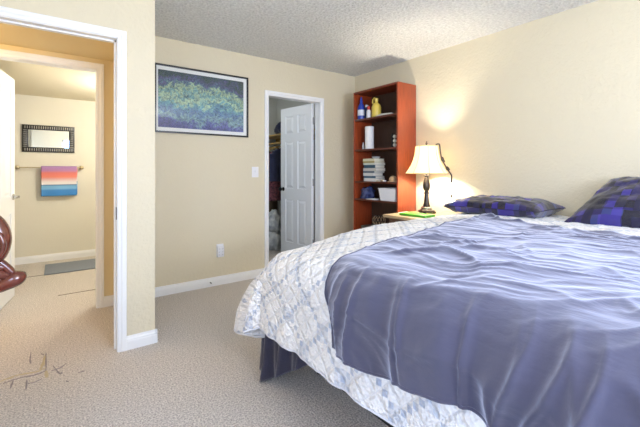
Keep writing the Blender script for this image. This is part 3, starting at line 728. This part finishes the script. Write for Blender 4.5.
lathe('pendant', [(.001, -.03), (.007, -.022), (.009, -.012), (.004, 0)], 'bronze', sp_, 8, mtx=Matrix.Translation(Vector(LP(.232, .188))))

gb = thing('green_case', 'bright green flat case lying in front of the lamp', 'case', (2.70, 2.165, .7605), R(2))
boxes('shell', [(-.075, .075, -.14, .15, 0, .022)], 'green_book', gb, .004)
boxes('lid_seam', [(-.077, .077, -.142, .152, .0095, .0125)], colmat('dark_green', (.03, .16, .01), .5), gb)
pp = boxes('note_pad', [(-.09, .09, -.12, .12, 0, .007)], 'pages', None, loc=(2.835, 2.30, .7605)); pp.location = (2.80, 2.355, .7605)
pp.scale = (.7, .6, 1); tag(pp, 'small cream note pad lying behind the green case', 'note pad')

# ---------------------------------------------------------------- wall picture
pic = thing('framed_picture', 'wide black-framed blue-green abstract print hung on the beige wall', 'picture', (1.2095, YB, 1.86))
x0, x1, z0, z1 = .738-1.2095, 1.681-1.2095, 1.54-1.86, 2.185-1.86
f = .016
boxes('frame', [(x0, x1, -.024, -.001, z1-f, z1), (x0, x1, -.024, -.001, z0, z0+f), (x0, x0+f, -.024, -.001, z0+f, z1-f), (x1-f, x1, -.024, -.001, z0+f, z1-f)], 'black', pic, .0015)
boxes('mat_board', [(x0+f, x1-f, -.008, -.002, z0+f, z1-f)], colmat('mat_white', (.82, .82, .78), .8), pic)
def art_mat():
    m = mat('abstract_print', (.1, .2, .3), .6); nt = m.node_tree; N = nt.nodes; L = nt.links; b = N['Principled BSDF']
    tc = N.new('ShaderNodeTexCoord'); sp = N.new('ShaderNodeSeparateXYZ'); L.new(tc.outputs['Object'], sp.inputs[0])
    def noi(sc, de, di):
        t = N.new('ShaderNodeTexNoise'); t.inputs['Scale'].default_value = sc; t.inputs['Detail'].default_value = de; t.inputs['Distortion'].default_value = di; L.new(tc.outputs['Object'], t.inputs['Vector']); return t.outputs[0]
    t, t3, t5 = noi(4.0, 3, .8), noi(30, 3, 1.5), noi(13, 3, 2.5)
    h = nmath(N, L, 'ADD', nmath(N, L, 'MULTIPLY_ADD', sp.outputs[2], 1.55, .5), nmath(N, L, 'MULTIPLY_ADD', t, .5, -.25))
    h = nmath(N, L, 'ADD', h, nmath(N, L, 'MULTIPLY_ADD', t5, .36, -.18))
    r = N.new('ShaderNodeValToRGB'); L.new(h, r.inputs[0]); cr = r.color_ramp
    cr.elements[0].position = .05; cr.elements[0].color = (.09, .09, .30, 1); cr.elements[1].position = .97; cr.elements[1].color = (.03, .05, .045, 1)
    for p, c in ((.18, (.13, .15, .42, 1)), (.28, (.30, .50, .48, 1)), (.36, (.12, .22, .42, 1)), (.46, (.20, .45, .46, 1)), (.53, (.58, .72, .42, 1)), (.60, (.16, .38, .40, 1)), (.67, (.55, .68, .36, 1)), (.73, (.12, .24, .28, 1)), (.79, (.12, .10, .24, 1)), (.87, (.05, .09, .06, 1))):
        e = cr.elements.new(p); e.color = c
    col = mixc(N, L, nmath(N, L, 'MULTIPLY_ADD', t3, 2.2, -.78), r.outputs[0], (.03, .06, .09))
    L.new(col, b.inputs['Base Color']); return m
boxes('print', [(x0+.034, x1-.052, -.0100, -.0081, z0+.052, z1-.052)], art_mat(), pic)
boxes('glass', [(x0+f, x1-f, -.0150, -.0135, z0+f, z1-f)], 'glass', pic)

# outlet with adaptor and light switch
ou = thing('wall_outlet', 'white wall outlet with a plug-in adaptor above the baseboard', 'outlet', (1.371, YB, .356))
boxes('cover_plate', [(-.038, .038, -.006, -.0005, -.060, .066)], 'wplastic', ou, .002)
boxes('adaptor', [(-.034, .034, -.034, -.006, -.064, .048)], 'wplastic', ou, .004)
for i in (-1, 1):
    for j in range(3):
        for k in (-1, 1): boxes('socket_slot', [(i*.017+k*.004-.001, i*.017+k*.004+.001, -.0345, -.0335, -.045+j*.03, -.037+j*.03)], 'black', ou)
sw = thing('light_switch', 'white light switch plate left of the closet doorway', 'light switch', (1.77, YB, 1.165))
boxes('cover_plate', [(-.040, .040, -.006, -.0005, -.058, .058)], 'wplastic', sw, .002)
boxes('toggle', [(-.006, .006, -.018, -.006, -.002, .018)], 'wplastic', sw, .002)
ds = thing('door_stop', 'small dark spring door stop fixed to the baseboard below the outlet', 'door stop', (1.265, YB-.0145, .045))
tube('spring', [(0, -.001, 0), (0, -.055, 0)], .005, 'bronze', ds); tube('tip', [(0, -.055, 0), (0, -.068, 0)], .008, 'wplastic', ds)

# ---------------------------------------------------------------- closet contents
st(boxes('trim_closet_cleat', [(2.955, 2.98, 3.80, 5.29, 1.62, 1.70)], 'pine'))
csf = boxes('closet_shelf', [(2.63, 2.975, 3.80, 5.29, 1.70, 1.722)], 'pine'); tag(csf, 'pine closet shelf above the clothes rod', 'shelf')
rod = tube('clothes_rod', [(2.72, 3.80, 1.60), (2.72, 5.29, 1.60)], .016, 'pine', None, 12); tag(rod, 'wooden clothes rod under the closet shelf', 'rod')
def hanger(y, label, m='pine'):
    h = thing('clothes_hanger', label, 'hanger', (2.72, y, 1.60), 0, 'closet hangers')
    tube('hook', [(0.0, 0, -.055), (0, 0, -.035), (.018, 0, -.018), (.019, 0, .006), (.0, 0, .020), (-.018, 0, .008)], .0025, 'chrome', h, 6)
    tube('bar', spline([(-.20, 0, -.13), (-.10, 0, -.08), (0, 0, -.055), (.10, 0, -.08), (.20, 0, -.13)], 4), .008, m, h, 8)
    return h
hanger(4.75, 'wooden hanger carrying the navy garment in the closet'); hanger(4.92, 'wooden hanger carrying the pink garment in the closet')
def garment(name, y, zt, zb, w, m, label, seed):
    nu, nv = 40, 30; V = np.zeros((nu, nv, 3)); UV = np.zeros((nu, nv, 2))
    for i in range(nu):
        a = 2*math.pi*i/(nu-1)
        for j in range(nv):
            v = j/(nv-1); z = zt+(zb-zt)*v; ww = w*.8*(.25+.75*min(1, v*6)**.6); dd = .035+.03*v
            fold = 1+.14*math.sin(a*6+seed+v*1.5)*v
            V[i, j] = (2.72+ww*math.cos(a), y+dd*math.sin(a)*fold, z-.02*abs(math.cos(a))*(v < .15)); UV[i, j] = (i/nu, v)
    o = gridmesh(name, V, UV, m, thick=.003); tag(o, label, 'clothes'); return o
garment('hanging_trousers', 4.75, 1.52, 1.02, .21, 'navy', 'navy blue garment hanging from the closet rod', 1)
colmat('pink_cloth', (.32, .10, .12), .85, noise=.7, nscale=34, col2=(.05, .03, .05)); colmat('brown_cloth', (.13, .09, .055), .9, noise=.3, nscale=9); colmat('bag_white', (.62, .64, .62), .35, noise=.5, nscale=13, col2=(.32, .35, .38))
garment('hanging_dress', 4.92, 1.49, .72, .19, 'pink_cloth', 'pink and dark patterned garment hanging behind the navy one', 2)
garment('hanging_coat', 5.10, 1.49, .35, .20, 'brown_cloth', 'long brown coat at the back of the closet rod', 3)
hanger(5.10, 'wooden hanger carrying the brown coat in the closet')
tag(blob('folded_clothes', (2.77, 4.66, 1.722+.072), (.13, .15, .10), 'navy', 9), 'heap of dark navy clothes on the closet shelf', 'clothes')
tag(blob('white_bag', (2.76, 4.27, 1.722+.10), (.11, .10, .14), 'bag_white', 12), 'white bag on the closet shelf behind the door', 'bag')
tag(blob('laundry_bag', (2.62, 4.80, .125), (.17, .15, .165), 'bag_white', 3), 'crumpled white bag on the closet floor', 'bag', 'white bags in the closet')
tag(blob('laundry_bag', (2.64, 4.80, .405), (.14, .13, .155), 'bag_white', 7), 'crumpled white bag stacked on the one on the closet floor', 'bag', 'white bags in the closet')

# ---------------------------------------------------------------- bathroom contents
mr = thing('wall_mirror', 'rectangular mirror in a dark slatted frame above the towel bar', 'mirror', (-.071, 5.9, 1.593))
mx, mz, fw = .274, .173, .062
boxes('frame', [(-mx, mx, -.022, -.001, mz-fw, mz), (-mx, mx, -.022, -.001, -mz, -mz+fw), (-mx, -mx+fw, -.022, -.001, -mz+fw, mz-fw), (mx-fw, mx, -.022, -.001, -mz+fw, mz-fw)], 'black', mr, .002)
bm = bmesh.new()
for k in range(22):
    x = -mx+.03+k*(2*mx-.06)/21
    for z in (mz-fw+.014, -mz+.014): addbox(bm, x-.004, x+.004, -.026, -.021, z, z+.034)
for k in range(9):
    z = -mz+fw+.008+k*(2*(mz-fw)-.016)/8
    for x in (-mx+.014, mx-.048): addbox(bm, x, x+.034, -.026, -.021, z-.003, z+.003)
from_bm('inlay_slats', bm, colmat('mirror_slats', (.35, .34, .30), .4), mr)
boxes('mirror_glass', [(-mx+fw-.004, mx-fw+.004, -.012, -.008, -mz+fw-.004, mz-fw+.004)], 'mirror', mr)
tb = thing('towel_bar', 'brass towel bar on the bathroom wall below the mirror', 'towel bar', (-.055, 5.9, 1.222))
tube('bar', [(-.335, -.062, 0), (.335, -.062, 0)], .0075, 'brass', tb, 12)
for s in (-1, 1):
    lathe('post', [(0, .001), (.026, .001), (.027, .008), (.014, .016), (.011, .05), (.017, .056), (.019, .066), (.013, .078), (0, .08)], 'brass', tb, 18, mtx=Matrix.Translation((s*.335, 0, 0)) @ Matrix.Rotation(R(90), 4, 'X'))
def towel():
    m = mat('striped_towel', (.5, .5, .5), .9, bump=.5, bscale=160, bdist=.004); nt = m.node_tree; N = nt.nodes; L = nt.links; b = N['Principled BSDF']
    uv = N.new('ShaderNodeUVMap'); sp = N.new('ShaderNodeSeparateXYZ'); L.new(uv.outputs[0], sp.inputs[0])
    r = N.new('ShaderNodeValToRGB'); cr = r.color_ramp; L.new(sp.outputs[1], r.inputs[0])
    S = [(0, (.34, .20, .42)), (.12, (.42, .20, .38)), (.20, (.66, .18, .15)), (.34, (.72, .22, .16)), (.40, (.68, .36, .34)), (.50, (.72, .64, .64)), (.59, (.74, .70, .70)), (.615, (.07, .16, .33)), (.655, (.18, .42, .66)), (.74, (.20, .45, .72)), (.80, (.06, .24, .58)), (.96, (.045, .22, .56)), (1, (.05, .22, .5))]
    cr.elements[0].color = S[0][1]+(1,); cr.elements[1].position = 1; cr.elements[1].color = S[-1][1]+(1,)
    for p, c in S[1:-1]: e = cr.elements.new(p); e.color = c+(1,)
    L.new(r.outputs[0], b.inputs['Base Color'])
    nu, nv = 30, 60; V = np.zeros((nu, nv, 3)); UV = np.zeros((nu, nv, 2))
    Lf, Lb, rb_ = .375, .36, .012; tot = Lf+Lb+math.pi*rb_
    for i in range(nu):
        u = i/(nu-1)
        for j in range(nv):
            d = tot*j/(nv-1)
            if d < Lf: y, z = -.062-rb_, -(Lf-d)
            elif d < Lf+math.pi*rb_: a = (d-Lf)/rb_; y, z = -.062-rb_*math.cos(a), rb_*math.sin(a)
            else: y, z = -.062+rb_, -(d-Lf-math.pi*rb_)
            w = .004*math.sin(u*9+1)*min(1, abs(z)*5)
            x = (-.098 if d < Lf+.02 else -.09)+u*.378-.0*z
            V[i, j] = (x-.0, 5.9+y+w, 1.226+z); UV[i, j] = (u, min(1, abs(Lf-d)/Lf))
    V[..., 0] -= .055
    return gridmesh('hand_towel', V, UV, m, thick=.005)
tag(towel(), 'coral, white and blue striped towel hanging on the brass bar', 'towel')
rug = boxes('bath_mat', [(-.108, .62, 5.10, 5.64, .003, .014)], 'rug', None, .004); tag(rug, 'grey rectangular mat on the bathroom floor', 'mat')
colmat('line_dark', (.12, .10, .07), .8)  # thin dark lines on the bathroom floor
for nm, a in (('trim_floor_line_1', (-.40, -.112, 5.128, 5.14)), ('trim_floor_line_2', (.015, .55, 4.200, 4.214))):
    st(boxes(nm, [(a[0], a[1], a[2], a[3], .0015, .0035)], 'line_dark'))

# hall and bathroom lamps out of frame; bedroom fixture made up for its fill light
def ceiling_lamp(loc, label, r=.14):
    t = thing('ceiling_lamp', label, 'ceiling lamp', loc)
    lathe('canopy', [(0, 0), (r*.9, 0), (r*.9, -.02), (r*.5, -.028), (0, -.028)], 'brass', t, 28)
    lathe('glass_ring', [(r*.95, -.02), (r, -.028), (r*.95, -.034), (r*.86, -.028)], 'brass', t, 28)
ceiling_lamp((.7, -.35, 2.439), 'made-up brass ceiling lamp out of view in the middle of the bedroom')
ceiling_lamp((-.95, 3.2, 2.139), 'brass ceiling lamp in the hallway')
ceiling_lamp((.80, 4.6, 2.139), 'brass ceiling lamp in the bathroom')

# ---------------------------------------------------------------- carved chair whose back corner enters the picture at the left
ch = thing('carved_chair', 'glossy carved mahogany chair whose scrolled back corner enters at the left edge', 'chair', (-.414, 1.9, 0))
def mir(pts, s): return [(s*p[0], p[1], p[2]) for p in pts]
cw = .285
for s in (-1, 1):
    # lobed upper scroll with a ridge, and the fluted ear sweeping outwards below it
    cs = tube('crest_scroll', spline(mir([(.195, 0, .80), (.207, 0, .825), (.224, .0, .855), (.234, 0, .90), (.230, 0, .945), (.210, 0, .985), (.175, 0, 1.00)], s), 5), [.024+.014*math.sin(min(1, i/30)*math.pi) for i in range(31)], 'mahog', ch, 16)
    tube('ridge', spline(mir([(.217, -.034, .96), (.242, -.034, .92), (.247, -.034, .875), (.227, -.026, .83)], s), 5), [.006+.005*math.sin(i/15*math.pi) for i in range(16)], 'mahog', cs, 8)
    tube('collar_ring', mir([(.188, 0, .818), (.246, 0, .796)], s), [.018, .016], 'mahog', cs, 12)
    for k, (o1, o2, r0) in enumerate(((0, 0, .019), (.033, .016, .017), (-.033, -.022, .017))):
        tube('flute', spline(mir([(.185+o1, -.014*(k == 0), .825+o2*.6), (.208+o1, -.014*(k == 0), .795+o2), (.236+o1*.8, -.012*(k == 0), .772+o2*.8), (.262+o1*.4, 0, .757+o2*.5), (.285, 0, .752)], s), 5), [r0*(1-.25*i/20) for i in range(21)], 'mahog', ch, 12)
    tube('scroll_ear', spline(mir([(.165, 0, .708), (.22, 0, .714), (.262, 0, .735), (.295, 0, .752), (.314, 0, .766)], s), 5), [.013, .013, .014, .015, .017, .019, .021, .024, .026, .028, .030, .031, .032, .032, .031, .029, .026, .022, .018, .012, .004], 'mahog', ch, 16)
tube('top_rail', spline([(-.18, 0, .998), (-.09, 0, 1.015), (0, 0, 1.04), (.09, 0, 1.015), (.18, 0, .998)], 5), .024, 'mahog', ch, 12)
tube('lower_rail', [(-.21, 0, .706), (0, 0, .70), (.21, 0, .706)], .013, 'mahog', ch, 10)
lathe('splat', [(.02, .70), (.05, .76), (.03, .82), (.06, .90), (.03, .99)], 'mahog', ch, 20)
for s in (-1, 1):
    tube('back_post', spline([(s*.18, 0, 0), (s*.185, 0, .25), (s*.185, 0, .46), (s*.185, 0, .78)], 5), .018, 'mahog', ch, 12)
    tube('leg', spline([(s*.19, -.40, 0), (s*.20, -.405, .06), (s*.185, -.39, .2), (s*.195, -.40, .34), (s*.19, -.39, .42)], 5), [.020]*5+[.014]*5+[.018]*5+[.024]*6, 'mahog', ch, 12)
boxes('seat', [(-.215, .215, -.42, -.01, .42, .47)], colmat('seat_velvet', (.22, .04, .03), .8, sheen=.5), ch, .015)

# ---------------------------------------------------------------- worn, snagged patch in the carpet
colmat('stain_dark', (.30, .27, .28), .95, bump=.8, bscale=200); colmat('stain_yellow', (.55, .47, .31), .95, bump=.8, bscale=200)
def streak(pts, w, m):
    bm = bmesh.new(); P = spline([(x, y, .0) for x, y in pts], 6); n = len(P)
    prev = None
    for i, p in enumerate(P):
        t = (P[min(i+1, n-1)]-P[max(i-1, 0)]).normalized(); s = Vector((-t.y, t.x, 0)); ww = w*.8*(.35+.65*math.sin(math.pi*(i+.5)/n))*random.uniform(.55, 1.2)
        cur = [bm.verts.new(p+s*ww+Vector((0, 0, .0006))), bm.verts.new(p+Vector((0, 0, .0045))), bm.verts.new(p-s*ww+Vector((0, 0, .0006)))]
        if prev:
            bm.faces.new((prev[0], prev[1], cur[1], cur[0])); bm.faces.new((prev[1], prev[2], cur[2], cur[1]))
        prev = cur
    return from_bm('worn_streak', bm, m, snag, 60)
snag = thing('carpet_damage', 'worn and snagged dark streaks in the carpet at lower left', 'carpet damage', (0, 0, 0))
streak([(-0.236, 2.648), (-0.191, 2.662), (-0.143, 2.663), (-0.093, 2.652), (-0.047, 2.67)], 0.006, 'stain_dark')
streak([(-0.143, 2.663), (-0.12, 2.653), (-0.084, 2.658)], 0.006, 'stain_dark')
streak([(-0.131, 3.007), (-0.13, 2.884), (-0.123, 2.821)], 0.006, 'stain_dark')
streak([(-0.052, 2.934), (-0.05, 2.825), (-0.047, 2.657)], 0.006, 'stain_dark')
streak([(-0.132, 2.618), (-0.13, 2.502)], 0.006, 'stain_dark')
streak([(-0.194, 2.652), (-0.2, 2.565)], 0.006, 'stain_dark')
streak([(-0.125, 2.566), (-0.09, 2.564), (-0.064, 2.581)], 0.006, 'stain_dark')
streak([(-0.019, 2.649), (0.02, 2.661), (0.05, 2.695)], 0.006, 'stain_dark')
streak([(-0.014, 2.713), (0.019, 2.583), (0.029, 2.601)], 0.006, 'stain_dark')
streak([(0.104, 2.533), (0.138, 2.534)], 0.006, 'stain_dark')
streak([(0.046, 2.477), (0.059, 2.455)], 0.006, 'stain_dark')
streak([(-0.077, 2.937), (-0.062, 2.909)], 0.006, 'stain_dark')
streak([(-0.252, 2.683), (-0.203, 2.707), (-0.149, 2.706), (-0.094, 2.691), (-0.048, 2.711)], 0.012, 'stain_yellow')
streak([(-0.076, 2.704), (-0.064, 2.777), (-0.056, 2.89)], 0.012, 'stain_yellow')
streak([(-0.219, 2.695), (-0.193, 2.7)], 0.012, 'stain_yellow')
streak([(-0.047, 2.67), (-0.041, 2.576)], 0.012, 'stain_yellow')
